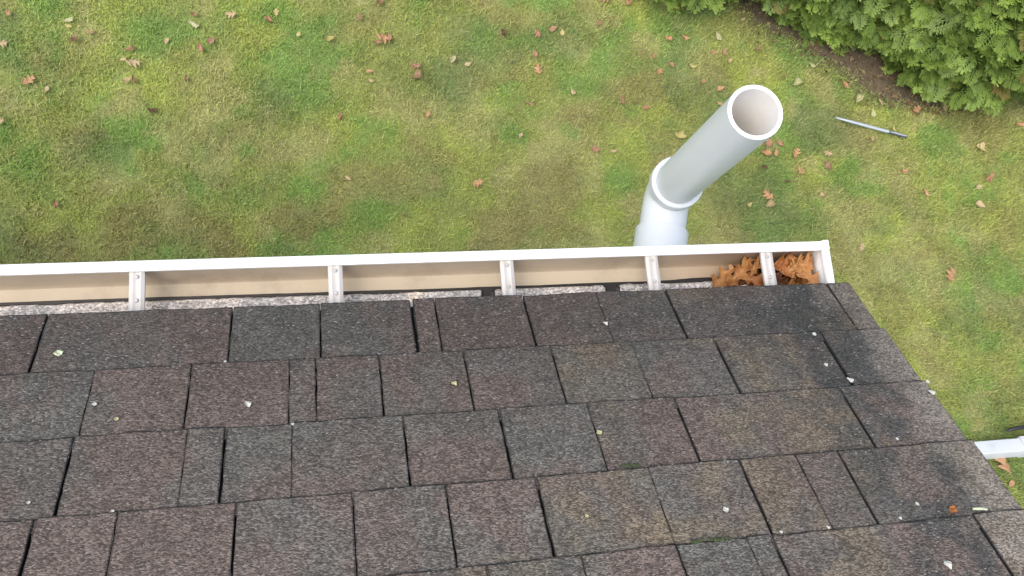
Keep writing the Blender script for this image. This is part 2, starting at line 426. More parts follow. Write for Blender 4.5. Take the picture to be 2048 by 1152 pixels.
LEAFCOL = {'o': ((.42, .235, .115), (.52, .31, .17)), 't': ((.42, .31, .17), (.50, .39, .23)), 'y': ((.45, .38, .14), (.52, .45, .20)),
           'r': ((.34, .175, .105), (.42, .24, .15)), 'n': ((.25, .155, .085), (.33, .22, .12)), 'p': ((.43, .42, .22), (.49, .47, .27)),
           'd': ((.10, .055, .03), (.17, .10, .06)), 'g': ((.48, .54, .36), (.60, .64, .46)), 'w': ((.50, .50, .45), (.60, .59, .53)),
           'G': ((.20, .070, .018), (.33, .130, .038)), 'H': ((.05, .020, .010), (.13, .043, .015)), 'T': ((.27, .115, .035), (.40, .20, .072))}


def leaf_mat(k):
    key = 'leaf' + k
    if key in M: return M[key]
    a, b_ = LEAFCOL[k]
    nt = NT({'o': 'orange', 't': 'tan', 'y': 'yellow', 'r': 'reddish', 'n': 'brown', 'p': 'cream', 'd': 'dark_brown', 'g': 'pale_green',
             'w': 'white', 'G': 'oak_orange', 'H': 'oak_brown', 'T': 'oak_tan'}[k] + '_leaf')
    tc = nt.n('ShaderNodeTexCoord')
    nz = nt.n('ShaderNodeTexNoise', Scale=3.5 if k not in 'GHT' else 55, Detail=6, Roughness=.65); nt.l(tc.outputs['Object'], nz.inputs['Vector'])
    c = ramp(nt, nz.outputs['Fac'], [(.34, a), (.66, b_)])
    nt.l(c, nt.b.inputs['Base Color']); nt.b.inputs['Roughness'].default_value = .55
    nt.b.inputs['Specular IOR Level'].default_value = .3
    tr = nt.n('ShaderNodeBsdfTranslucent'); nt.l(c, tr.inputs['Color'])
    mx = nt.n('ShaderNodeMixShader'); mx.inputs[0].default_value = .2 if k not in 'GHT' else .06
    nt.l(nt.b.outputs[0], mx.inputs[1]); nt.l(tr.outputs[0], mx.inputs[2])
    nt.l(mx.outputs[0], nt.t.nodes['Material Output'].inputs['Surface'])
    M[key] = nt.m
    return nt.m


# ------------------------------------------------------------------ lawn
HN = np.array([.61, .79]); HC = 3.72          # edge of the bare soil along the hedge


def soil_mask(x, y):
    d = x * HN[0] + y * HN[1] - HC + (fbm(x * 3, y * 3, 5) - .5) * .22
    al = x * HN[1] - y * HN[0]
    m = sstep(-.20, .16, d) * (1 - sstep(1.75, 2.1, d)) * sstep(-1.25, -.95, al) * (1 - sstep(2.6, 2.9, al))
    return m * sstep(1.78, 2.0, y + (fbm(x * 4, y * 4, 6) - .5) * .15) * (1 - sstep(4.0, 4.6, x) * (1 - sstep(1.95, 2.25, y)))


def lawn_color(x, y):
    x = np.asarray(x, float); y = np.asarray(y, float)
    g = np.array([.190, .345, .078]); yg = np.array([.39, .45, .105]); ol = np.array([.33, .37, .105])
    st = np.array([.42, .415, .165]); dk = np.array([.180, .245, .088]); br = np.array([.315, .285, .110])
    n1 = fbm(x * 2.9, y * 3.1, 1, 5); n2 = fbm(x * 4.2, y * 4.6, 2); n3 = fbm(x * 2.6 + 3, y * 2.4, 3); n4 = fbm(x * 9, y * 9, 4)
    near = sstep(1.75, .95, y) * sstep(2.6, 2.0, x)
    W = {'g': sstep(.46, .62, n1) * .7, 'y': sstep(.5, .66, n3) * .8, 't': sstep(.53, .68, n2) * .75, 'b': sstep(.56 - .10 * near, .70 - .06 * near, fbm(x * 3.1, y * 3.3, 8)) * (.5 + .3 * near),
         'k': sstep(.56, .70, fbm(x * 2.3 + 8, y * 2.6, 9)) * .5}
    wob = (fbm(x * 6, y * 6, 12) - .5) * 2.0
    for px, py, r, k in PATCHES:
        d = np.hypot((x - px), (y - py) * 1.1) / r
        a = .70 * (1 - sstep(.2, 1.2, d + wob * .8))
        W[k] = np.maximum(W[k], a)
    c = np.tile(ol, x.shape + (1,))
    for k, col in (('y', yg), ('g', g), ('t', st), ('b', br), ('k', dk)):
        w = W[k][..., None]; c = c * (1 - w) + col * w
    c = c * (.93 + .40 * n4)[..., None]
    return c


def axis_steps(lo, hi, fine0, fine1, step):
    a = [fine0]
    while a[-1] < fine1: a.append(a[-1] + step)
    s = step
    while a[-1] < hi: s *= 1.35; a.append(a[-1] + s)
    b = [fine0]; s = step
    while b[-1] > lo: s *= 1.35; b.append(b[-1] - s)
    return np.array(b[::-1][:-1] + a)


gx = axis_steps(-90, 90, -3, 6.5, .04); gy = axis_steps(-90, 90, -1.5, 4.2, .04)
X, Y = np.meshgrid(gx, gy, indexing='ij')
Z = (fbm(X * .8, Y * .8, 21) - .5) * .05 + (fbm(X * 9, Y * 9, 22, 2) - .5) * .012
c = lawn_color(X, Y) * .74
sm = soil_mask(X, Y)[..., None]
c = c * (1 - sm) + np.array([.085, .056, .038]) * sm
V = np.stack([X, Y, Z], -1).reshape(-1, 3)
ni, nj = X.shape
ii, jj = np.meshgrid(np.arange(ni - 1), np.arange(nj - 1), indexing='ij')
q = (ii * nj + jj).ravel()
F = np.stack([q, q + nj, q + nj + 1, q + 1], -1)
lawn = obj('lawn', np_mesh('lawn', V, F, smooth=True, mats=[M['lawn']], cols=c.reshape(-1, 3)))
tag(lawn, 'patchy green and yellow autumn lawn below the roof', 'lawn', kind='structure')


def ground_z(x, y):
    return float((fbm(x * .8, y * .8, 21) - .5) * .05 + (fbm(x * 9, y * 9, 22, 2) - .5) * .012)


def grass(n):
    far = rng.random(n) < .14          # thinner cover where the lawn runs on out of the picture
    x = np.where(far, rng.uniform(-5.5, 9.5, n), rng.uniform(-2.4, 5.5, n) + rng.normal(0, .35, n)); y = np.where(far, rng.uniform(-3.5, 8.0, n), rng.uniform(-1.0, 3.2, n) + rng.normal(0, .30, n))
    inside = (x < .82) & (y < -.33)
    sm = soil_mask(x, y)
    thin = fbm(x * 5, y * 5, 31)
    keep = (~inside) & (rng.random(n) > sm * .96) & (rng.random(n) < .55 + thin)
    x = x[keep]; y = y[keep]; n = len(x)
    z = (fbm(x * .8, y * .8, 21) - .5) * .05
    L = rng.gamma(6, .0040, n) * (.7 + .7 * fbm(x * 3, y * 3, 33)); wd = rng.uniform(.0016, .0034, n)
    az = rng.uniform(0, 2 * np.pi, n); lean = rng.uniform(.2, 1.3, n)
    d = np.stack([np.cos(az), np.sin(az)], -1); s = np.stack([-d[:, 1], d[:, 0]], -1)
    c = lawn_color(x, y)
    dry = rng.random(n) < .10
    c[dry] = c[dry] * .4 + np.array([.46, .39, .19]) * .6
    c *= rng.uniform(.78, 1.22, n)[:, None]
    V = np.zeros((n, 5, 3)); h1 = L * .5 * np.cos(lean * .6); r1 = L * .5 * np.sin(lean * .6)
    h2 = h1 + L * .5 * np.cos(lean * 1.1); r2 = r1 + L * .5 * np.sin(lean * 1.1)
    P0 = np.stack([x, y, z - .004], -1)
    S = np.concatenate([s * wd[:, None], np.zeros((n, 1))], 1)
    D1 = np.concatenate([d * r1[:, None], h1[:, None]], 1); D2 = np.concatenate([d * r2[:, None], h2[:, None]], 1)
    V[:, 0] = P0 - S; V[:, 1] = P0 + S; V[:, 2] = P0 + D1 + S * .8; V[:, 3] = P0 + D1 - S * .8; V[:, 4] = P0 + D2
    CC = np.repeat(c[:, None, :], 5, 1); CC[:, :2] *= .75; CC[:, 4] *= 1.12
    b = np.arange(n) * 5
    T = np.concatenate([np.stack([b, b + 1, b + 2], -1), np.stack([b, b + 2, b + 3], -1), np.stack([b + 3, b + 2, b + 4], -1)])
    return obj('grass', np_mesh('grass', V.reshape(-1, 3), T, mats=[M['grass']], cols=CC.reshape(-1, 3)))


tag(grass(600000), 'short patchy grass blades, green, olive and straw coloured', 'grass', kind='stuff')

# bare soil strip under the hedge
mx_, my_ = np.meshgrid(np.arange(1.0, 6.6, .05), np.arange(1.7, 5.2, .05), indexing='ij')
mk = soil_mask(mx_, my_)
mz = (fbm(mx_ * .8, my_ * .8, 21) - .5) * .05 - .03 + .045 * sstep(.35, .75, mk) + (fbm(mx_ * 14, my_ * 14, 40) - .5) * .03
ni, nj = mx_.shape
ii, jj = np.meshgrid(np.arange(ni - 1), np.arange(nj - 1), indexing='ij')
q = (ii * nj + jj).ravel(); mflat = mk.ravel()
ok = np.maximum.reduce([mflat[q], mflat[q + nj], mflat[q + nj + 1], mflat[q + 1]]) > .3
q = q[ok]
bed = obj('mulch_bed', np_mesh('mulch_bed', np.stack([mx_, my_, mz], -1).reshape(-1, 3), np.stack([q, q + nj, q + nj + 1, q + 1], -1), smooth=True, mats=[M['mulch']]))
tag(bed, 'strip of dark brown bare soil under the evergreen hedge', 'soil', kind='structure')


def litter(n):
    x = rng.uniform(1.6, 4.6, n); y = rng.uniform(1.7, 4.0, n)
    dd = x * HN[0] + y * HN[1] - HC
    k = (rng.random(n) < np.exp(-((dd - .18) / .30) ** 2)) & (soil_mask(x, y) > .12)
    x = x[k]; y = y[k]; n = len(x)
    a = rng.uniform(0, 6.28, n); L = rng.uniform(.006, .022, n); w = L * rng.uniform(.15, .6, n)
    t = rng.uniform(-.5, .5, n)
    d = np.stack([np.cos(a), np.sin(a), t], -1) * L[:, None]; s = np.stack([-np.sin(a), np.cos(a), rng.uniform(-.5, .5, n)], -1) * w[:, None]
    z = (fbm(x * .8, y * .8, 21) - .5) * .05 + .018 + rng.uniform(0, .015, n)
    P = np.stack([x, y, z], -1)
    V = np.stack([P - d, P + s * .8, P + d, P - s], 1)
    pal = np.array([[.16, .11, .06], [.24, .17, .10], [.10, .07, .04], [.30, .24, .14], [.20, .12, .06], [.2, .2, .09]])
    c = pal[rng.integers(0, 6, n)] * rng.uniform(.7, 1.3, n)[:, None]
    b = np.arange(n) * 4
    return obj('leaf_litter', np_mesh('leaf_litter', V.reshape(-1, 3), np.stack([b, b + 1, b + 2, b + 3], -1), mats=[M['grass']], cols=np.repeat(c[:, None], 4, 1).reshape(-1, 3)))


tag(litter(9000), 'fine brown leaf crumbs scattered over the bare soil strip', 'litter', kind='stuff')

# ------------------------------------------------------------------ evergreen hedge trees
def frond_template(seed):
    r = np.random.default_rng(seed)
    Q = []; G = []
    def strip(p0, p1, w0, w1, g0, g1):
        d = p1 - p0; n = np.array([-d[1], d[0], 0]); n = n / (np.linalg.norm(n) + 1e-9)
        m = (p0 + p1) / 2; wm = max(w0, w1) * 1.1
        Q.append([p0 - n * w0, p0 + n * w0, m + n * wm, m - n * wm]); G.append([g0, g0, (g0 + g1) / 2, (g0 + g1) / 2])
        Q.append([m - n * wm, m + n * wm, p1 + n * w1, p1 - n * w1]); G.append([(g0 + g1) / 2, (g0 + g1) / 2, g1, g1])
    ax = lambda t: np.array([t, .05 * math.sin(t * 3 + seed), -.10 * t * t])
    for k in range(4): strip(ax(k / 4), ax((k + 1) / 4), .016, .012, .15 + k * .15, .3 + k * .17)
    n = 7
    for i in range(n):
        for sd in (-1, 1):
            t = .12 + .8 * (i + .35 * (sd > 0)) / n
            p = ax(t); ln = (.46 * (1 - t) ** .7 + .10) * r.uniform(.8, 1.15)
            an = sd * R(r.uniform(34, 52))
            d = np.array([math.cos(an), math.sin(an), r.uniform(-.22, .12)])
            e = p + d * ln
            strip(p, e, .014, .016, .25 + .3 * t, .65 + .3 * t)
            for j in range(3):
                for s2 in (-1, 1):
                    if j == 2 and s2 < 0: continue
                    tt = .3 + .26 * j
                    p2 = p + d * ln * tt; a2 = an + s2 * R(36)
                    l2 = ln * (.42 - .08 * j)
                    e2 = p2 + np.array([math.cos(a2), math.sin(a2), r.uniform(-.2, .2)]) * l2
                    strip(p2, e2, .012, .013, .4 + .3 * t, .8 + .2 * t)
    return np.array(Q), np.array(G)


TEMPL = [frond_template(s) for s in range(4)]


def evergreen(loc, r0, h, n, label, seed):
    g = np.random.default_rng(seed)
    root = empty('evergreen_tree', loc); LOCAL.add(root.name)
    tag(root, label, 'tree', 'evergreens in the hedge row')
    t = MB(); t.tube([(0, 0, -.1), (.02, 0, h * .4), (0, .02, h * .8)], [.07, .05, .02], 12)
    t.build('trunk', M['bark'], root, smooth=True)
    def rad(z, a):
        f = np.clip(z / h, 0, 1)
        pr = np.where(f < .10, .84 + 1.6 * f, 1.0 * (1 - ((f - .1) / .9)) ** .75)
        lump = .84 + .32 * fbm(np.cos(a) * 1.6 + 5, np.sin(a) * 1.6 + z * 1.9 + seed, seed)
        return r0 * pr * lump
    VV = []; CC = []; off = 0
    # dark inner twigs
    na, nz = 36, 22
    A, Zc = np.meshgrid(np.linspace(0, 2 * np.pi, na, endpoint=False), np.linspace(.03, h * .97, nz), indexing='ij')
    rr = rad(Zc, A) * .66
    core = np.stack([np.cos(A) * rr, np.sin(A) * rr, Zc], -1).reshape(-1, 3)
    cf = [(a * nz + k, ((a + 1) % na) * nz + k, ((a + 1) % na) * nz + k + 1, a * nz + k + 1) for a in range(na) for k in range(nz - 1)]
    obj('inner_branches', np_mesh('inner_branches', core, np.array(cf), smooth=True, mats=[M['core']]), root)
    for i in range(n):
        z = h * (1 - math.sqrt(1 - g.random() * .97)) * 1.0
        z = max(.06, z)
        a = g.uniform(0, 2 * np.pi)
        lay = 1.0 - .30 * g.random() ** 1.6
        r = float(rad(np.array(z), np.array(a))) * lay
        P = np.array([math.cos(a) * r, math.sin(a) * r, z])
        N = np.array([math.cos(a), math.sin(a), .28])
        ax = N * .75 + np.array([0, 0, g.uniform(-.75, .35)]) + g.normal(0, .30, 3)
        ax /= np.linalg.norm(ax)
        ref = np.array([-math.sin(a), math.cos(a), 0]) + g.normal(0, .45, 3)
        sd = ref - ax * ref.dot(ax); sd /= np.linalg.norm(sd)
        up = np.cross(ax, sd)
        if up[2] < 0: sd = -sd; up = -up
        L = g.uniform(.12, .215)
        Q, G = TEMPL[int(g.integers(0, 4))]
        W = (Q[..., 0:1] - .35) * ax + Q[..., 1:2] * sd + Q[..., 2:3] * up
        W = P + W * L
        tone = g.uniform(.65, 1.25); warm = g.random()
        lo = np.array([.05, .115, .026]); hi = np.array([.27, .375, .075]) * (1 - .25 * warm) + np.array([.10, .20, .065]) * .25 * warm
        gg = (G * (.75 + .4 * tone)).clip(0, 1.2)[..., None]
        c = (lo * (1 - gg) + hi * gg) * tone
        if g.random() < .025: c = c * .4 + np.array([.30, .19, .08]) * .6
        VV.append(W.reshape(-1, 3)); CC.append(c.reshape(-1, 3))
    V = np.concatenate(VV); C = np.concatenate(CC)
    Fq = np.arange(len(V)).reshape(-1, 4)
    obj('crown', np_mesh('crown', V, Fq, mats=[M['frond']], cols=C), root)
    return root


evergreen((4.42, 2.86, 0), 1.08, 3.2, 6400, 'bushy evergreen filling the top right corner, soft feathery sprays almost touching the lawn', 3)
evergreen((3.46, 3.30, 0), 1.06, 3.2, 6000, 'evergreen between the corner evergreen and the one mostly out of frame', 4)
evergreen((2.47, 3.45, 0), .92, 2.8, 2200, 'evergreen mostly out of frame, only its lowest sprays showing over dark soil', 5)

# ------------------------------------------------------------------ house
house = empty('house', (0, 0, 0))
tag(house, 'house with a brown and grey green asphalt shingle roof', 'house')
XL = -5.0
RIDGE = 2.70


def rake(w): return .994 + .0315 * w


BROWN = np.array([.0865, .0668, .0570]); GREY = np.array([.0715, .0695, .0615]); TAN = np.array([.108, .087, .059])
STAIN = np.array([.037, .039, .037]); RAKE = np.array([.160, .140, .118])
KIND = {'b': BROWN, 'g': GREY * .85 + BROWN * .15, 't': BROWN * .35 + TAN * .65, 'm': BROWN * .5 + GREY * .5, 's': STAIN * .6 + BROWN * .4, 'r': BROWN * .4 + TAN * .6}
GAP = {3: .0052, 2: .0032, 1: .0021, 0: .0009}


def course_list(k):
    cuts = list(TABS.get(k, []))
    if not cuts:
        u = rake(k * E) - random.uniform(.1, .3)
        while u > -.7:
            cuts.append((u, random.choice([0, 1, 1, 2]), random.choice('bbbmgt'))); u -= random.uniform(.05, .24)
        cuts = cuts[::-1]
    u = cuts[0][0]
    pre = []
    while u > XL + .3:
        u -= random.uniform(.06, .26)
        pre.append((u, random.choice([0, 1, 1, 2]), random.choice('bbbbmg')))
    return [(XL, 0, 'b')] + pre[::-1] + cuts


def roof_mesh():
    V = []; C = []; F = []; MI = []; off = 0
    NC = int(RIDGE / E)
    for k in range(NC):
        w0 = k * E; w1 = w0 + E + .022
        lst = course_list(k)
        right = rake(w0 + E / 2) + random.uniform(-.002, .002)
        tabs = []           # merge colour-only cuts into one physical tab
        for i, (u, g, cc) in enumerate(lst):
            ue = lst[i + 1][0] if i + 1 < len(lst) else right
            if g < 0 and tabs: tabs[-1][1] = ue; tabs[-1][3].append((u, cc))
            else: tabs.append([u, ue, g, [(u, cc)]])
        for ti, (ua, ub, g, cs) in enumerate(tabs):
            gr = tabs[ti + 1][2] if ti + 1 < len(tabs) else 0
            a = ua + GAP[g] / 2; b = ub - (GAP[gr] / 2 if ti + 1 < len(tabs) else 0)
            if ub < -1.6: step = .05
            else: step = .009
            if w0 > 1.3: step = max(step, .03)
            nu = max(2, int((b - a) / step)) + 1
            nw = 14 if step < .02 else 6
            uu = np.linspace(a, b, nu); ww = np.linspace(0, 1, nw)
            if step < .02:
                uu = np.concatenate([[a, a + .0011, a + .0022], np.linspace(a + .005, b - .005, max(2, nu - 2)), [b - .0022, b - .0011, b]])
                ww = np.concatenate([[0, .0125, .0215], np.linspace(.07, 1, nw - 3)])
                nu = len(uu)
            U, Wf = np.meshgrid(uu, ww, indexing='ij')
            butt = (vnoise(U * 26, U * 0 + k * 3.3, 41) - .5) * .0024 + (vnoise(U * 120, U * 0 + k * 7.7, 42) - .5) * .0016
            butt = butt + (random.uniform(-.0011, .0011))
            Wd = w0 + butt * (1 - Wf) + (w1 - w0) * Wf
            sidej = (vnoise(Wd * 90, U * 0 + ua * 31, 43) - .5) * .0022
            edge = np.zeros_like(U); edge[0] = 1; edge[-1] = 1
            if nu > 6: Ue = U + sidej * edge
            else: Ue = U
            lift = .0038 + random.uniform(-.0012, .0016) + (fbm(U * 7, U * 0 + k * 2.1, 44) - .5) * .004
            nn = lift * (1 - Wf) + .0004 * Wf + (fbm(U * 14, Wd * 14, 45) - .5) * .0012
            nn = nn + .0007 * (1 - edge)      # softly rounded tab edges
            ed2 = np.zeros_like(U); ed2[:, 0] = 1
            bare = np.zeros_like(U)          # cut edges: bare asphalt, darkened to paint in the thin shadow lines
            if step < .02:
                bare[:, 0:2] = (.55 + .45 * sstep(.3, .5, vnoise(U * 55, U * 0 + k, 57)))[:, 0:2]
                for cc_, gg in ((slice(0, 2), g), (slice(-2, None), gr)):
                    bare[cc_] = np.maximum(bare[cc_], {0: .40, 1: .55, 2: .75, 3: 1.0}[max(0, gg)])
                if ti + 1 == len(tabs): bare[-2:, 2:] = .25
            nn = nn - .0009 * ed2
            # colour
            cu = np.array([cs[0][1]] * U.size).reshape(U.shape)
            col = np.zeros(U.shape + (3,))
            for u0, cc in cs:
                wgt = sstep(-.012, .012, U - u0 + (fbm(U * 30, Wd * 30, 46) - .5) * .03) if u0 != cs[0][0] else np.ones_like(U)
                col = col * (1 - wgt[..., None]) + KIND[cc] * wgt[..., None]
            m1 = sstep(.50, .62, fbm(U * 10 + k * 5.1, Wd * 7, 47)) * .6
            m0 = sstep(.43, .56, fbm(U * 14 + k * 3.1, Wd * 11, 55, 5)) * .72
            col = col * (1 - m0[..., None]) + BROWN * m0[..., None]
            col = col * (1 - m1[..., None]) + GREY * m1[..., None]
            m2 = sstep(.57, .68, fbm(U * 9 + k * 2.7, Wd * 9, 48)) * .65 * sstep(-.1, .5, U)
            col = col * (1 - m2[..., None]) + TAN * m2[..., None]
            # worn pale band along the rake, algae patches beside it
            dr = rake(Wd) - U
            sn = fbm(U * 20, Wd * 17, 49, 5)
            algae = np.maximum(sstep(.38, .58, sn) * sstep(.34, .17, dr) * sstep(.035, .075, dr) * .78, 0)
            col = col * (1 - algae[..., None]) + STAIN * algae[..., None]
            pale = sstep(.095, .02, dr + (fbm(U * 24, Wd * 14, 50) - .5) * .13) * .72
            col = col * (1 - pale[..., None]) + RAKE * pale[..., None]
            course_tone = 1.11 + .23 * sstep(.20, .60, Wd) - .30 * sstep(.26, .06, Wd + (fbm(U * 6, Wd * 6, 51) - .5) * .12)  # darker towards the eave, lighter up the slope
            col = col * (course_tone * random.uniform(.93, 1.08))[..., None]
            # dark edge rows: asphalt colour doubling as painted contact shadow
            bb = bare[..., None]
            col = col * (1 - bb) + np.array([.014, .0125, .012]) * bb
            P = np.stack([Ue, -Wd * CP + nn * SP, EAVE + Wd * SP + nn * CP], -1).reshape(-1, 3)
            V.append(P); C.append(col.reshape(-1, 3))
            ii, jj = np.meshgrid(np.arange(nu - 1), np.arange(nw - 1), indexing='ij')
            q = (ii * nw + jj).ravel() + off
            F.append(np.stack([q, q + nw, q + nw + 1, q + 1], -1)); MI.append(np.zeros(len(q), int))
            # skirts
            loop = [i * nw for i in range(nu)] + [(nu - 1) * nw + j for j in range(1, nw)] + [i * nw + nw - 1 for i in range(nu - 2, -1, -1)] + [j for j in range(nw - 2, 0, -1)]
            loop = np.array(loop)
            S0 = P[loop]; S = S0.copy(); S[:, 1] -= .0085 * SP; S[:, 2] -= .0085 * CP
            V += [S0, S]; C.append(np.full((2 * len(S), 3), .02))
            o2 = off + len(P); n = len(loop); idx = np.arange(n); nx = (idx + 1) % n
            F.append(np.stack([o2 + idx, o2 + n + idx, o2 + n + nx, o2 + nx], -1)); MI.append(np.ones(n, int))
            off += len(P) + 2 * n
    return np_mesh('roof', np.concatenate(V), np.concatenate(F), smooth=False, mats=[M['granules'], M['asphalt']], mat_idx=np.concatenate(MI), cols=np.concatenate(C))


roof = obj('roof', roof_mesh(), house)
me = roof.data
sm_ = np.zeros(len(me.polygons), np.int32); me.polygons.foreach_get('material_index', sm_)
me.polygons.foreach_set('use_smooth', sm_ == 0)

d = MB()      # deck under the shingles, black felt on top
d.hexa([RP(u, w, n) for u in (XL, .985) for w in (.006, RIDGE) for n in (-.030, -.0088)])
deck = d.build('roof_deck', M['asphalt'], house)
b2 = MB()     # far slope beyond the ridge
ry = -RIDGE * CP; rz = EAVE + RIDGE * SP
b2.hexa([(x, y, z) for x in (XL, 1.07) for (y, z) in ((ry - .004, rz - .05), (ry - .004, rz + .004), (2 * ry, EAVE - .03), (2 * ry, EAVE + .004))])
farslope = b2.build('rear_roof', M['asphalt'], house)
f = MB(); f.box(XL, .97, -.044, -.026, EAVE - .20, EAVE - .036); f.build('fascia_board', M['trim'], house)
f = MB(); f.box(XL, .80, -.352, -.046, EAVE - .20, EAVE - .188); f.build('soffit', M['soffit'], house)
f = MB()
for (w0, w1) in ((.02, RIDGE - .01),):
    f.hexa([RP(u, w, n) for u in (.955, .982) for w in (w0, w1) for n in (-.20, -.032)])
f.build('rake_board', M['trim'], house)
f = MB()      # siding with lap boards, front and gable
y0, y1 = -.35, 2 * ry + .35
xs = .80
f.box(XL + .1, xs, y1, y0, -.1, EAVE - .19)
prof = [(y0, EAVE - .19), (y0, EAVE - .19 + .12), (ry, rz - .09), (y1, EAVE - .07), (y1, EAVE - .19)]
f.extrude(prof, xs - .12, xs, 0)
f.build('wall', M['siding'], house)
lap = MB(); z = .25
while z < EAVE - .25:
    lap.add([(XL + .1, y0 + .003, z), (xs, y0 + .003, z), (xs, y0 + .018, z - .012), (XL + .1, y0 + .018, z - .012), (XL + .1, y0 + .003, z - .15), (xs, y0 + .003, z - .15)],
            [(0, 1, 2, 3), (3, 2, 5, 4)])
    lap.add([(xs + .003, y0, z), (xs + .003, y1, z), (xs + .018, y1, z - .012), (xs + .018, y0, z - .012), (xs + .003, y0, z - .15), (xs + .003, y1, z - .15)],
            [(0, 1, 2, 3), (3, 2, 5, 4)])
    z += .15
lap.build('siding_boards', M['siding'], house)
f = MB()
f.hexa([RP(u, w, n) for u in (XL, .975) for w in (-.0055, .05) for n in (-.0115, -.0095)])
f.build('drip_edge', M['trim'], house)

# ------------------------------------------------------------------ gutter
for key in ('trough', 'trough_floor'):      # tannin stain where wet leaves collect
    t_ = M[key].node_tree; b_ = t_.nodes['Principled BSDF']; src = b_.inputs['Base Color'].links[0].from_socket
    tcx = t_.nodes.new('ShaderNodeTexCoord'); sx_ = t_.nodes.new('ShaderNodeSeparateXYZ'); t_.links.new(tcx.outputs['Object'], sx_.inputs[0])
    nzx = t_.nodes.new('ShaderNodeTexNoise'); nzx.inputs['Scale'].default_value = 9; t_.links.new(tcx.outputs['Object'], nzx.inputs['Vector'])
    ad = t_.nodes.new('ShaderNodeMath'); ad.operation = 'MULTIPLY_ADD'; t_.links.new(nzx.outputs['Fac'], ad.inputs[0]); ad.inputs[1].default_value = .16; t_.links.new(sx_.outputs['X'], ad.inputs[2])
    mr = t_.nodes.new('ShaderNodeMapRange'); mr.inputs[1].default_value = .66; mr.inputs[2].default_value = .93; mr.inputs[4].default_value = .85; t_.links.new(ad.outputs[0], mr.inputs[0])
    mx = t_.nodes.new('ShaderNodeMix'); mx.data_type = 'RGBA'; t_.links.new(mr.outputs[0], mx.inputs['Factor']); t_.links.new(src, mx.inputs['A'])
    mx.inputs['B'].default_value = (.27, .17, .10, 1); t_.links.new(mx.outputs['Result'], b_.inputs['Base Color'])
gut = empty('gutter', (0, 0, EAVE))
tag(gut, 'white roof gutter with tan stained inside along the eave', 'gutter')
zt = EAVE
inner = [(-.0225, -.014), (-.0225, -.115), (.0730, -.115), (.0752, -.1125), (.0775, -.1070), (.0835, -.070), (.0868, -.045), (.0868, -.0295), (.0785, -.0295), (.0785, -.0330), (.0775, -.0330),
         (.0775, -.0265), (.0795, -.0250)]
outer = [(.0945, -.0250), (.0960, -.0268), (.0960, -.036), (.0900, -.047), (.0865, -.070), (.0805, -.1075), (.0780, -.1165), (.0740, -.1185), (-.0255, -.1185), (-.0255, -.014)]
GX1 = .974
n = len(inner) + len(outer)
prof = [(y, zt + z) for y, z in inner + outer]
g = MB()
xsx = list(np.arange(XL, GX1, .25)) + [GX1]
V = [(x, y, z) for x in xsx for y, z in prof]
for i in range(len(xsx) - 1):
    for k in range(n):
        k2 = (k + 1) % n
        mi = (2 if k == 1 else 1) if k < len(inner) - 5 else 0
        g.f.append((i * n + k, i * n + k2, (i + 1) * n + k2, (i + 1) * n + k)); g.m.append(mi)
g.f.append(tuple(range(n))); g.m.append(0)
g.v = V
tr = g.build('trough', [M['white_paint'], M['trough'], M['trough_floor']], gut, smooth=True)
# end cap: plate across the end, flange folded over the rim
e = MB()
capo = [(-.0255, -.012), (-.0255, -.1195), (.0745, -.1195), (.0790, -.1175), (.0815, -.1075), (.0875, -.070), (.0910, -.047), (.0972, -.036), (.0972, -.0262), (.0955, -.0238), (-.0255, -.0238)]
capo = capo[1:]
e.extrude([(y, zt + z) for y, z in capo], GX1 + .0005, GX1 + .0025)
e.box(GX1 - .0035, GX1 + .0115, -.0255, .0772, zt - .0345, zt - .0232)
e.box(GX1 - .0005, GX1 + .0125, .0776, .0976, zt - .036, zt - .0229)
e.build('end_cap', M['white_paint'], gut, bevel=.0012)


def hanger(x):
    h = MB(); zz = zt
    y0, y1 = -.0222, .0864
    # pressed strap: flat web with two raised ribs and a turned-down nose
    secs = [(-.0128, 0), (-.0128, -.0055), (-.0118, -.0055), (-.0118, -.0008), (-.0085, .0), (-.0072, .0008), (-.0055, .0008), (-.0042, 0), (.0042, 0), (.0055, .0008), (.0072, .0008), (.0085, 0),
            (.0118, -.0008), (.0118, -.0055), (.0128, -.0055), (.0128, 0), (.0118, .0006), (.0085, .0012), (.0074, .0020), (.0053, .0020), (.0040, .0012), (-.0040, .0012), (-.0053, .0020), (-.0074, .0020), (-.0085, .0012), (-.0118, .0006)]
    m = len(secs)
    rows = [(y0, -.0350), (.02, -.0365), (.062, -.0375), (.075, -.0368), (y1, -.0352)]
    V = [(x + a, y, zz + zc + b) for (y, zc) in rows for a, b in secs]
    F = [(i * m + k, i * m + (k + 1) % m, (i + 1) * m + (k + 1) % m, (i + 1) * m + k) for i in range(len(rows) - 1) for k in range(m)]
    F += [tuple(range(m)), tuple(range((len(rows) - 1) * m, len(rows) * m))[::-1]]
    h.add(V, F)
    o = h.build('hanger', M['strap'], gut, smooth=True)
    for sy, sz in ((.0270, -.0350), (.0690, -.0355)):
        s = MB(); s.tube([(x, sy, zz + sz), (x, sy, zz + sz + .0018), (x, sy, zz + sz + .0028)], [.0033, .0033, .0022], 14)
        s.build('screw', M['screw'], o, smooth=True)
    return o


for hx in (-3.1, -2.65, -2.2, -1.7, -1.25, -.80, -.334, .002, .319, .608, .853): hanger(hx)

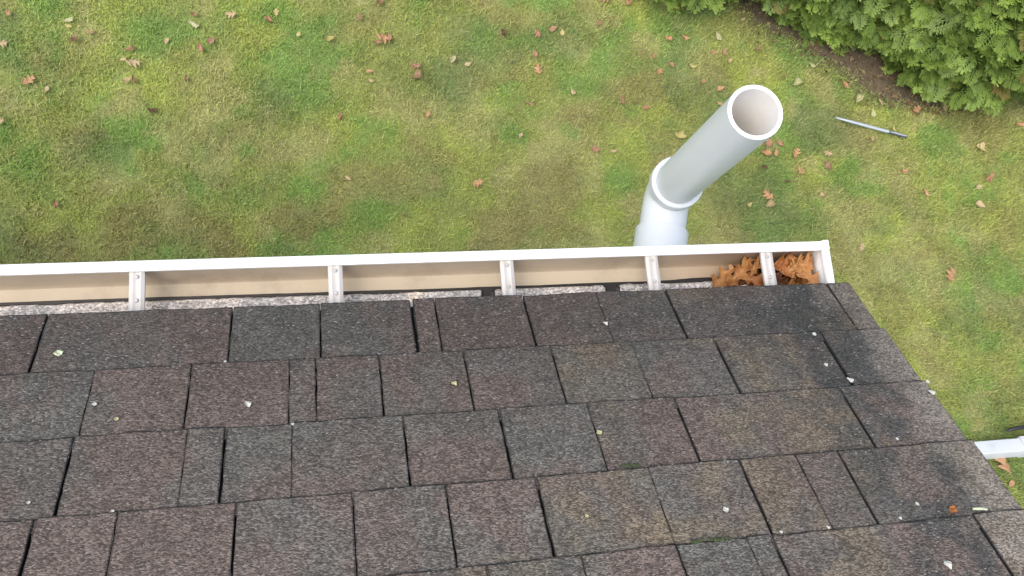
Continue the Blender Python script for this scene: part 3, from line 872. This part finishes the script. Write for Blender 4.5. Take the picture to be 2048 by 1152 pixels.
# washed-off granules banked along the back of the trough floor, black strip in front: muck line, and painted gap shadow under the leaf pile
sx = np.concatenate([np.arange(-3.2, -1.0, .02), np.arange(-1.0, .93, .0035)])
sy = np.concatenate([np.linspace(-.0215, .024, 10), np.linspace(.026, .058, 26), np.linspace(.061, .072, 5)])
SX, SY = np.meshgrid(sx, sy, indexing='ij')
front = .0402 + .0035 * sstep(.3, -.6, SX) + (fbm(SX * 30, SX * 0, 60) - .5) * .0045
for gxx, wdt in ((.292, .010), (.545, .012)): front = front - .06 * np.exp(-((SX - gxx) / wdt) ** 4)
black_front = .0470 + .0045 * sstep(.4, -.6, SX) + (fbm(SX * 9, SX * 0, 66) - .5) * .0022 + .003 * sstep(.66, .74, SX) + .026 * sstep(.775, .825, SX + (fbm(SX * 40, SY * 30, 67) - .5) * .04)
up_ = sstep(.0012, -.0030, SY - front)
hgt = up_ * (.007 + .004 * fbm(SX * 40, SY * 40, 61) + (vnoise(SX * 330, SY * 330, 62) - .5) * .0022) + sstep(.0008, -.0012, SY - black_front) * .0012
SZ = EAVE - .1158 + hgt
gran = (SY < front + .0002)[..., None]
cg = np.array([.55, .505, .465]) * (.60 + .80 * fbm(SX * 55, SY * 75, 63))[..., None]
gray = sstep(.42, .60, fbm(SX * 7, SX * 0, 64) + .12 * sstep(.1, .6, SX))[..., None]
cg = cg * (1 - .6 * gray) + np.array([.38, .385, .39]) * .6 * gray
pk = np.exp(-((SX - .150) / .018) ** 4)[..., None]
cg = cg * (1 - pk) + np.array([.74, .65, .55]) * pk
colg = np.where(gran, cg, np.array([.012, .010, .008]))
ni, nj = SX.shape
ii, jj = np.meshgrid(np.arange(ni - 1), np.arange(nj - 1), indexing='ij')
q = (ii * nj + jj).ravel()
M['sediment'] = granule_mat('washed_granules', None, .55, 1.45, .08, (260, 380, 380), (.72, .68, .62))
sed = obj('shingle_grit', np_mesh('shingle_grit', np.stack([SX, SY, SZ], -1).reshape(-1, 3), np.stack([q, q + nj, q + nj + 1, q + 1], -1), smooth=True,
                                  mats=[M['sediment'], M['sludge_shadow']], mat_idx=(~gran[:-1, :-1, 0]).ravel().astype(int), cols=colg.reshape(-1, 3)))
tag(sed, 'pale grey and pink shingle grit washed onto the gutter floor', 'grit', kind='stuff')

# ------------------------------------------------------------------ leaves
def leaf_mesh(kind, seed, curl):
    r = np.random.default_rng(seed)
    nt_, ns = 25, 7
    t = np.linspace(0, 1, nt_)
    if kind == 'l':        # lobed oak leaf
        env = np.sin(np.pi * np.clip(t, 0, 1) ** .85) ** .7 * .34
        lob = .50 + .50 * np.cos(2 * np.pi * (3.1 * t + .45))
        wl = env * (.30 + .85 * lob ** .8); wr = env * (.30 + .85 * np.roll(lob, 1) ** .8)
    else:
        env = np.sin(np.pi * t ** .9) ** .8 * r.uniform(.22, .34)
        wl = env * (1 + .10 * np.sin(t * 21)); wr = env * (1 + .10 * np.sin(t * 23 + 1))
    wl[0] = wr[0] = .008; wl[-1] = wr[-1] = .006
    s = np.linspace(-1, 1, ns)
    T, S = np.meshgrid(t, s, indexing='ij')
    half = np.where(S < 0, wl[:, None], wr[:, None])
    fw = .10 if kind == 'l' else .03
    x = T + np.abs(S) * half * .6; y = S * half
    cx = curl * r.uniform(.6, 1.3); cyc = curl * r.uniform(.5, 1.4) * r.choice([-1, 1])
    z = cx * .55 * (T - .5) ** 2 * 2 + cyc * 3.2 * y * y + .05 * curl * np.sin(T * 9 + S * 3 + seed) + curl * .12 * np.sin(S * 4 + T * 5 + seed * 2)
    tw = r.uniform(-.8, .8) * curl * (T - .5)
    y2 = y * np.cos(tw) - z * np.sin(tw) * .3; z = z + y * np.sin(tw)
    V = np.stack([x - .5, y2, z], -1).reshape(-1, 3)
    ii, jj = np.meshgrid(np.arange(nt_ - 1), np.arange(ns - 1), indexing='ij')
    q = (ii * ns + jj).ravel()
    F = [tuple(a) for a in np.stack([q, q + ns, q + ns + 1, q + 1], -1)]
    # stem
    b = len(V); mid = (ns // 2)
    p0 = V[mid]
    st = np.array([[p0[0] + .02, p0[1] - .010, p0[2]], [p0[0] + .02, p0[1] + .010, p0[2]], [p0[0] - .20, p0[1] + .045, p0[2] + .05], [p0[0] - .20, p0[1] + .03, p0[2] + .05]])
    V = np.concatenate([V, st]); F.append((b, b + 1, b + 2, b + 3))
    V[:, 2] -= V[:, 2].min()
    return V, F


_leafcache = {}


def leaf(name, kind, colour, seed, curl, thick=.004):
    key = (kind, colour, seed, curl)
    if key not in _leafcache:
        V, F = leaf_mesh(kind, seed, curl)
        _leafcache[key] = np_mesh(name, V, F, smooth=True, mats=[leaf_mat(colour)])
    o = bpy.data.objects.new(name, _leafcache[key])
    COL.objects.link(o)
    return o


CN = {'o': 'orange', 't': 'tan', 'y': 'yellow', 'r': 'reddish', 'n': 'brown', 'p': 'cream', 'd': 'dark brown'}
SN = {'l': 'lobed', 'o': 'oval', 'c': 'curled'}
ORD = ['first', 'second', 'third', 'fourth', 'fifth', 'sixth', 'seventh', 'eighth', 'ninth', 'tenth', 'eleventh', 'twelfth']
NUM = ['zero', 'one', 'two', 'three', 'four', 'five', 'six', 'seven', 'eight', 'nine', 'ten', 'eleven', 'twelve', 'thirteen', 'fourteen', 'fifteen']


def zone(x, y):
    d = x * HN[0] + y * HN[1] - HC
    if d > -.22 and x > 2.0: return 'beside the bare soil of the hedge'
    if x > 3.6 and y < .4: return 'on the lawn beyond the sloping roof edge'
    if x > 3.05: return 'on the lawn between hedge and roof corner'
    if x > 2.2 and y < 1.85: return 'on the dark grass beside the upright pipe'
    if x > 1.12: return 'on the lawn left of the pipe mouth' if y > 1.7 else 'on the lawn left of the upright pipe'
    if x > .0: return 'on the upper middle lawn' if y > 1.75 else 'on the lawn above the middle of the gutter'
    if x > -.8: return 'on the lawn near the top' if y > 2.1 else 'on the lawn left of the middle'
    return 'on the far left lawn near the top' if y > 2.1 else 'on the far left lawn'


bins = {}
for L_ in LEAVES:
    if L_[2] < (.050 if L_[3] == 'p' else .0405): continue          # mere specks
    bins.setdefault((L_[3], L_[4], zone(L_[0], L_[1])), []).append(L_)
i = 0
for (cc, kk, zn), ls in bins.items():
    ls.sort(key=lambda q: q[0])
    for r_, (x, y, size, _, _) in enumerate(ls):
        i += 1
        what = CN[cc] + ' ' + SN[kk]
        if len(ls) == 1: lab = 'fallen %s leaf %s' % (what, zn)
        elif r_ == 0: lab = 'leftmost of %s %s leaves %s' % (NUM[len(ls)], what, zn)
        elif r_ == len(ls) - 1: lab = 'rightmost of %s %s leaves %s' % (NUM[len(ls)], what, zn)
        else: lab = '%s from left of %s %s leaves %s' % (ORD[r_], NUM[len(ls)], what, zn)
        o = leaf('fallen_leaf', 'l' if kk == 'l' else 'o', cc, i % 5, .35 if kk != 'c' else .9)
        size *= .95
        o.scale = (size, size, size)
        o.location = (x, y, ground_z(x, y) + .026)
        o.rotation_euler = (random.uniform(-.25, .25), random.uniform(-.25, .25), random.uniform(0, 6.28))
        tag(o, lab, 'leaf', 'fallen leaves on the lawn')

# oak leaves caught in the end of the gutter
from mathutils import Euler


def oak_blade(seed, roll):
    """lobed oak leaf with deep rounded sinuses, rolled along the midrib and crinkled by drying"""
    r = np.random.default_rng(seed)
    nt_, ns = 57, 13
    t = np.linspace(0, 1, nt_); s = np.linspace(-1, 1, ns)
    def side(ph):
        env = .36 * np.sin(np.pi * np.clip(t * .93 + .04, 0, 1) ** 1.05) ** .75
        lob = .5 + .5 * np.cos(2 * np.pi * (3.6 * t + ph))
        return env * (.28 + .72 * lob ** 1.2) * (1 + .10 * np.cos(2 * np.pi * 14 * t + ph * 9)) + .004
    wl, wr = side(r.uniform(.35, .55)), side(r.uniform(.35, .55))
    T, S = np.meshgrid(t, s, indexing='ij')
    half = np.where(S < 0, wl[:, None], wr[:, None])
    y = S * half
    x = T + .35 * np.abs(y)
    k = roll * r.uniform(2.2, 4.2)
    ang = y * k
    yy = np.sin(ang) / k; zz = (1 - np.cos(ang)) / k
    bend = r.uniform(-.9, .9) * roll
    zz = zz + bend * (T - .5) ** 2 + .16 * roll * (fbm(T * 5 + seed * 3.1, S * 2.2 + seed, 80) - .5) + .07 * (fbm(T * 13 + seed, S * 5, 81) - .5)
    zz = zz + .018 * np.exp(-(S / .12) ** 2)
    tw = r.uniform(-.9, .9) * roll * (T - .5)
    y2 = yy * np.cos(tw) - zz * np.sin(tw); z2 = zz * np.cos(tw) + yy * np.sin(tw)
    V = np.stack([x - .6, y2, z2], -1).reshape(-1, 3)
    ii, jj = np.meshgrid(np.arange(nt_ - 1), np.arange(ns - 1), indexing='ij')
    q = (ii * ns + jj).ravel()
    return V, np.stack([q, q + ns, q + ns + 1, q + 1], -1)


GL = [  # x, y, z, size, rot, colour, roll, seed, label
    (0.779, .040, -.098, .078, (.30, -.30, .80), 'T', .5, 1, 'pale orange lobed oak leaf at the left tip of the gutter leaf pile'),
    (0.820, .056, -.080, .082, (.45, -.25, .75), 'T', .5, 2, 'long pale orange oak leaf leaning on the gutter front left of the last strap'),
    (0.845, .066, -.062, .055, (.60, -.1, .95), 'T', .6, 3, 'small pale oak leaf propped against the left side of the last gutter strap'),
    (0.807, .022, -.106, .075, (.1, .1, .2), 'G', .8, 4, 'flat orange oak leaf low in the pile left of the last strap'),
    (0.839, .036, -.098, .080, (-.2, .2, 2.5), 'H', .9, 5, 'dark brown rolled oak leaf just left of the last strap'),
    (0.859, .026, -.080, .070, (.3, -.2, -.5), 'G', .8, 6, 'orange oak leaf poking out from under the last gutter strap'),
    (0.907, .062, -.066, .082, (.35, .1, .25), 'G', .8, 7, 'broad orange oak leaf high against the gutter front right of the last strap'),
    (0.940, .050, -.066, .085, (.1, .3, 2.1), 'T', .9, 8, 'tan orange curled oak leaf in the middle of the last gutter bay'),
    (0.958, .038, -.078, .075, (-.3, .5, 1.2), 'G', 1.0, 9, 'rolled orange oak leaf pressed towards the gutter end cap'),
    (0.899, .026, -.076, .078, (-.25, .1, -.2), 'H', 1.0, 10, 'brown oak leaf at the shingle edge right of the last strap'),
    (0.934, .016, -.080, .075, (.2, -.2, .35), 'T', .9, 11, 'pale oak leaf tucked under the shingle edge near the end cap'),
    (0.890, .046, -.100, .085, (.1, .1, 1.3), 'H', .8, 12, 'dark brown oak leaf at the bottom of the gutter pile'),
    (0.946, .052, -.104, .085, (.1, .1, -.6), 'H', .6, 13, 'brown oak leaf lying flat in the outer corner by the end cap'),
    (0.919, .040, -.088, .080, (.4, -.3, 2.9), 'G', 1.1, 14, 'tightly curled orange oak leaf under the other leaves of the last bay'),
    (0.955, .034, -.082, .085, (.2, .2, 1.7), 'G', .8, 16, 'orange oak leaf standing along the inside of the gutter end cap'),
    (0.948, .058, -.062, .080, (.2, -.1, .4), 'T', .9, 17, 'pale orange oak leaf topmost in the corner next to the gutter end cap'),
    (0.964, .062, -.070, .055, (.4, -.3, .6), 'G', 1.0, 15, 'small orange oak leaf in the corner between rim and end cap'),
]
for (x, y, z, s, rt, cc, cu, sd, lab) in GL:
    V, F = oak_blade(sd, cu)
    mt = np.array(Euler(rt).to_matrix())
    W = (V * s * 1.06) @ mt.T + np.array([x, y, z])
    # held inside the trough: front wall, end cap, floor, under the rim
    soft = lambda v, lim, k: np.where(v > lim - k, lim - k + k * np.tanh((v - lim + k) / k), v)
    W[:, 2] = -soft(-W[:, 2], .1125, .006)
    W[:, 2] = soft(W[:, 2], -.0395, .014)
    W[:, 1] = soft(W[:, 1], .0745 + (W[:, 2] + .112) * .12, .010)
    W[:, 1] = -soft(-W[:, 1], .020, .004)
    W[:, 0] = soft(W[:, 0], .968, .012)
    c0 = np.array([x, y, z])
    o = obj('oak_leaf', np_mesh('oak_leaf', W - c0, F, smooth=True, mats=[leaf_mat(cc)]))
    o.location = (x, y, EAVE + z)
    tag(o, lab, 'leaf', 'dead oak leaves in the gutter end')

# pale flakes, moss, twig on the shingles
def on_roof(o, u, w, n, rz):
    o.matrix_world = Matrix.Translation(RP(u, w, n)) @ Matrix.Rotation(PITCH, 4, 'X').inverted() @ Matrix.Rotation(rz, 4, 'Z')


CRS = ['the eave course of shingles', 'the second shingle course from the gutter', 'the third shingle course from the gutter', 'the fourth shingle course from the gutter', 'the fifth shingle course from the gutter']
FC = {'w': 'white', 'y': 'yellowish', 'g': 'pale green'}
bins = {}
for f_ in FLAKES: bins.setdefault((f_[3], min(4, int(f_[1] / E))), []).append(f_)
for (cc, k), ls in bins.items():
    ls.sort(key=lambda q: q[0])
    for r_, (u, w, s, _) in enumerate(ls):
        V, F = leaf_mesh('o', 20 + r_, .5)
        V = V * s * .80
        V[:, 1] *= 1.9
        me = np_mesh('flake', V, F[:-1], smooth=True, mats=[leaf_mat({'w': 'w', 'y': 'p', 'g': 'g'}[cc])])
        o = obj('flake', me)
        fr = (w - k * E) / E
        on_roof(o, u, w, .0058 * (1 - fr) + .0022, random.uniform(-.4, .4))
        if len(ls) == 1: lab = '%s flake on %s' % (FC[cc], CRS[k])
        elif r_ == 0: lab = 'leftmost of %s %s flakes on %s' % (NUM[len(ls)], FC[cc], CRS[k])
        elif r_ == len(ls) - 1: lab = 'rightmost of %s %s flakes on %s' % (NUM[len(ls)], FC[cc], CRS[k])
        else: lab = '%s from left of %s %s flakes on %s' % (ORD[r_], NUM[len(ls)], FC[cc], CRS[k])
        tag(o, lab, 'flake', 'pale flakes on the shingles')


def moss(u, w, L, wd, seed, lab):
    r = np.random.default_rng(seed)
    m = MB()
    for k in range(26):
        t = r.uniform(-1, 1); a = u + t * L; b = w + r.normal(0, wd) * (1 - abs(t) * .6)
        rad = r.uniform(.0012, .0030)
        c = Vector(RP(a, b, .0062)); V = []
        for (th, ph) in [(0, 0)] + [(55, p) for p in range(0, 360, 60)] + [(95, p + 30) for p in range(0, 360, 60)]:
            V.append(c + Vector((math.sin(R(th)) * math.cos(R(ph)), math.sin(R(th)) * math.sin(R(ph)), math.cos(R(th)) * .8)) * rad * r.uniform(.85, 1.15))
        F = [(0, 1 + i, 1 + (i + 1) % 6) for i in range(6)] + [(1 + i, 7 + i, 1 + (i + 1) % 6) for i in range(6)] + [(1 + (i + 1) % 6, 7 + i, 7 + (i + 1) % 6) for i in range(6)]
        m.add(V, F)
    o = m.build('moss_tuft', M['moss'], smooth=True)
    tag(o, lab, 'moss', 'moss on the shingle edges')


moss(.425, .402, .013, .0018, 1, 'green moss tuft on the edge of the fourth shingle course')
moss(.500, .540, .030, .0014, 2, 'thin green moss line along the edge of the fifth shingle course')
o = leaf('leaf_scrap', 'o', 'G', 3, .5); V_ = o.data
on_roof(o, .889, .533, .006, .6); o.scale = (.017, .026, .017)
tag(o, 'small round orange leaf scrap on the shingles near the sloping roof edge', 'leaf scrap')
t = MB(); t.tube([RP(.922, .5345, .0085), RP(.929, .536, .0095), RP(.937, .5365, .009), RP(.944, .539, .0095)], [.0016, .0022, .0020, .0012], 8)
o = t.build('green_twig', leaf_mat('g'), smooth=True)
tag(o, 'short pale green twig on the shingles near the sloping roof edge', 'twig')

# ------------------------------------------------------------------ vent pipe
P1 = Vector((.8278, .3439, 3.2489)); P2 = Vector((.8718, .3822, 2.7427)); Qp = Vector((.8503, .2654, 2.6383))
v = (P1 - P2).normalized(); I_ = P2 - v * .100
dl = (I_ - Qp).normalized()
pipe = empty('vent_pipe', (Qp.x, -.34, Qp.z))
tag(pipe, 'white plastic vent pipe rising open ended beyond the gutter', 'pipe')
m = MB()
ro, ri = .05715, .0484
m.tube([P2 - v * .045, P1 - v * .0012, P1], [ro, ro, ro - .0010], 72, 0, cap1=False)
a0 = len(m.v) - 72
m2 = MB(); m2.tube([P1, P1 - v * .0010, P1 - v * .30, P2 - v * .06], [ri + .0008, ri, ri, ri], 72, 1, cap0=False, cap1=False)
o0 = len(m.v); m.v += m2.v; m.f += [tuple(i + o0 for i in f_[::-1]) for f_ in m2.f]; m.m += m2.m
# annular rim: match rings by nearest start angle (both tubes share the frame axis up to direction)
ring_o = [Vector(m.v[a0 + k]) for k in range(72)]; ring_i = [Vector(m.v[o0 + k]) for k in range(72)]
near = [min(range(72), key=lambda j: (ring_i[j] - p).length) for p in ring_o]
for k in range(72):
    k2 = (k + 1) % 72
    m.f.append((a0 + k, a0 + k2, o0 + near[k2], o0 + near[k])); m.m.append(2)
m.build('upright_pipe', [M['pvc'], M['pvc_inside'], M['pvc_rim']], pipe, smooth=True)
e = MB()
A_ = I_ - dl * .075; B_ = I_ + v * .062
bez = [(A_ * (1 - t) ** 2 + I_ * 2 * t * (1 - t) + B_ * t * t) for t in np.linspace(0, 1, 14)]
h1, h2, bd = .0700, .0688, .0612
path = [Qp - dl * .050, Qp - dl * .048, Qp + dl * .016, Qp + dl * .0195, Qp + dl * .0215] + bez + [P2 - v * .034, P2 - v * .028, P2 - v * .0015, P2, P2 + v * .00003]
rad = [h1 - .003, h1, h1, h1 - .0012, bd] + [bd] * 14 + [bd + .001, h2, h2, h2 - .0018, ro + .0004]
e.tube(path, rad, 64, 0, cap1=False)
e.build('elbow', M['pvc'], pipe, smooth=True)
l = MB(); l.tube([Qp - dl * .03, Qp - dl * .62], [ro, ro], 48); l.build('wall_pipe', M['pvc'], pipe, smooth=True)

# ------------------------------------------------------------------ rod on the lawn
rod = empty('metal_rod', (3.45, 1.72, .03))
tag(rod, 'thin pale blue grey rod with dark end on the grass below the hedge', 'rod')
a, b, c_ = Vector((3.224, 1.786, .040)), Vector((3.592, 1.687, .040)), Vector((3.724, 1.653, .036))
t = MB(); t.tube([a, a + (b - a) * .06, a + (b - a) * .3, b], [.003, .0062, .0095, .0102], 16); t.build('shaft', M['rod'], rod, smooth=True)
t = MB(); t.tube([b, b + (c_ - b) * .05, c_ - (c_ - b) * .02, c_], [.0102, .0112, .0100, .007], 16); hd = t.build('handle', M['rod_dark'], rod, smooth=True)
t = MB(); sd = Vector((0, 0, .0078))
t.tube([b + sd + (c_ - b) * .10, c_ + sd - (c_ - b) * .06], [.0045, .0045], 10); t.build('grip_stripe', M['rod'], hd, smooth=True)

# ------------------------------------------------------------------ downspout lying on the lawn
ds = empty('downspout', (4.0, -.39, 0))
tag(ds, 'white rectangular downspout lying on the lawn past the sloping roof edge', 'downspout')


def duct(m, x0, x1, ya, yb, w, zc, mi=0, roll=R(66)):
    """rectangular duct with rounded corners along x, lying rolled onto a corner"""
    h = w / 2; r = .0045
    pr = []
    for cx, cz, s in ((h - r, h - r, 0), (-h + r, h - r, 1), (-h + r, -h + r, 2), (h - r, -h + r, 3)):
        for k in range(5):
            an = R(90 * s + 22.5 * k); p, z = cx + r * math.cos(an), cz + r * math.sin(an)
            pr.append((p * math.cos(roll) - z * math.sin(roll), p * math.sin(roll) + z * math.cos(roll) + zc))
    n = len(pr)
    V = [(x0, ya + p, z) for p, z in pr] + [(x1, yb + p, z) for p, z in pr]
    F = [(i, (i + 1) % n, n + (i + 1) % n, n + i) for i in range(n)] + [tuple(range(n))[::-1], tuple(range(n, 2 * n))]
    m.add(V, F, mi)


m = MB(); duct(m, 2.9, 4.35, -.388, -.394, .086, .066); m.build('duct', M['downspout'], ds, smooth=True)
m = MB(); duct(m, 4.055, 4.62, -.390, -.384, .098, .068)
m.build('sleeve', M['downspout'], ds, smooth=True)
hz = MB()
path = [(4.00 + .012, -.290, .045), (4.03, -.282, .06), (4.09, -.276, .066), (4.18, -.272, .066), (4.28, -.272, .060), (4.40, -.275, .05)]
hz.tube(path, [.006, .011, .0125, .0125, .0125, .010], 16)
strap = hz.build('black_hose', M['black'], None, smooth=True)
tag(strap, 'black hose end lying along the white downspout', 'hose')
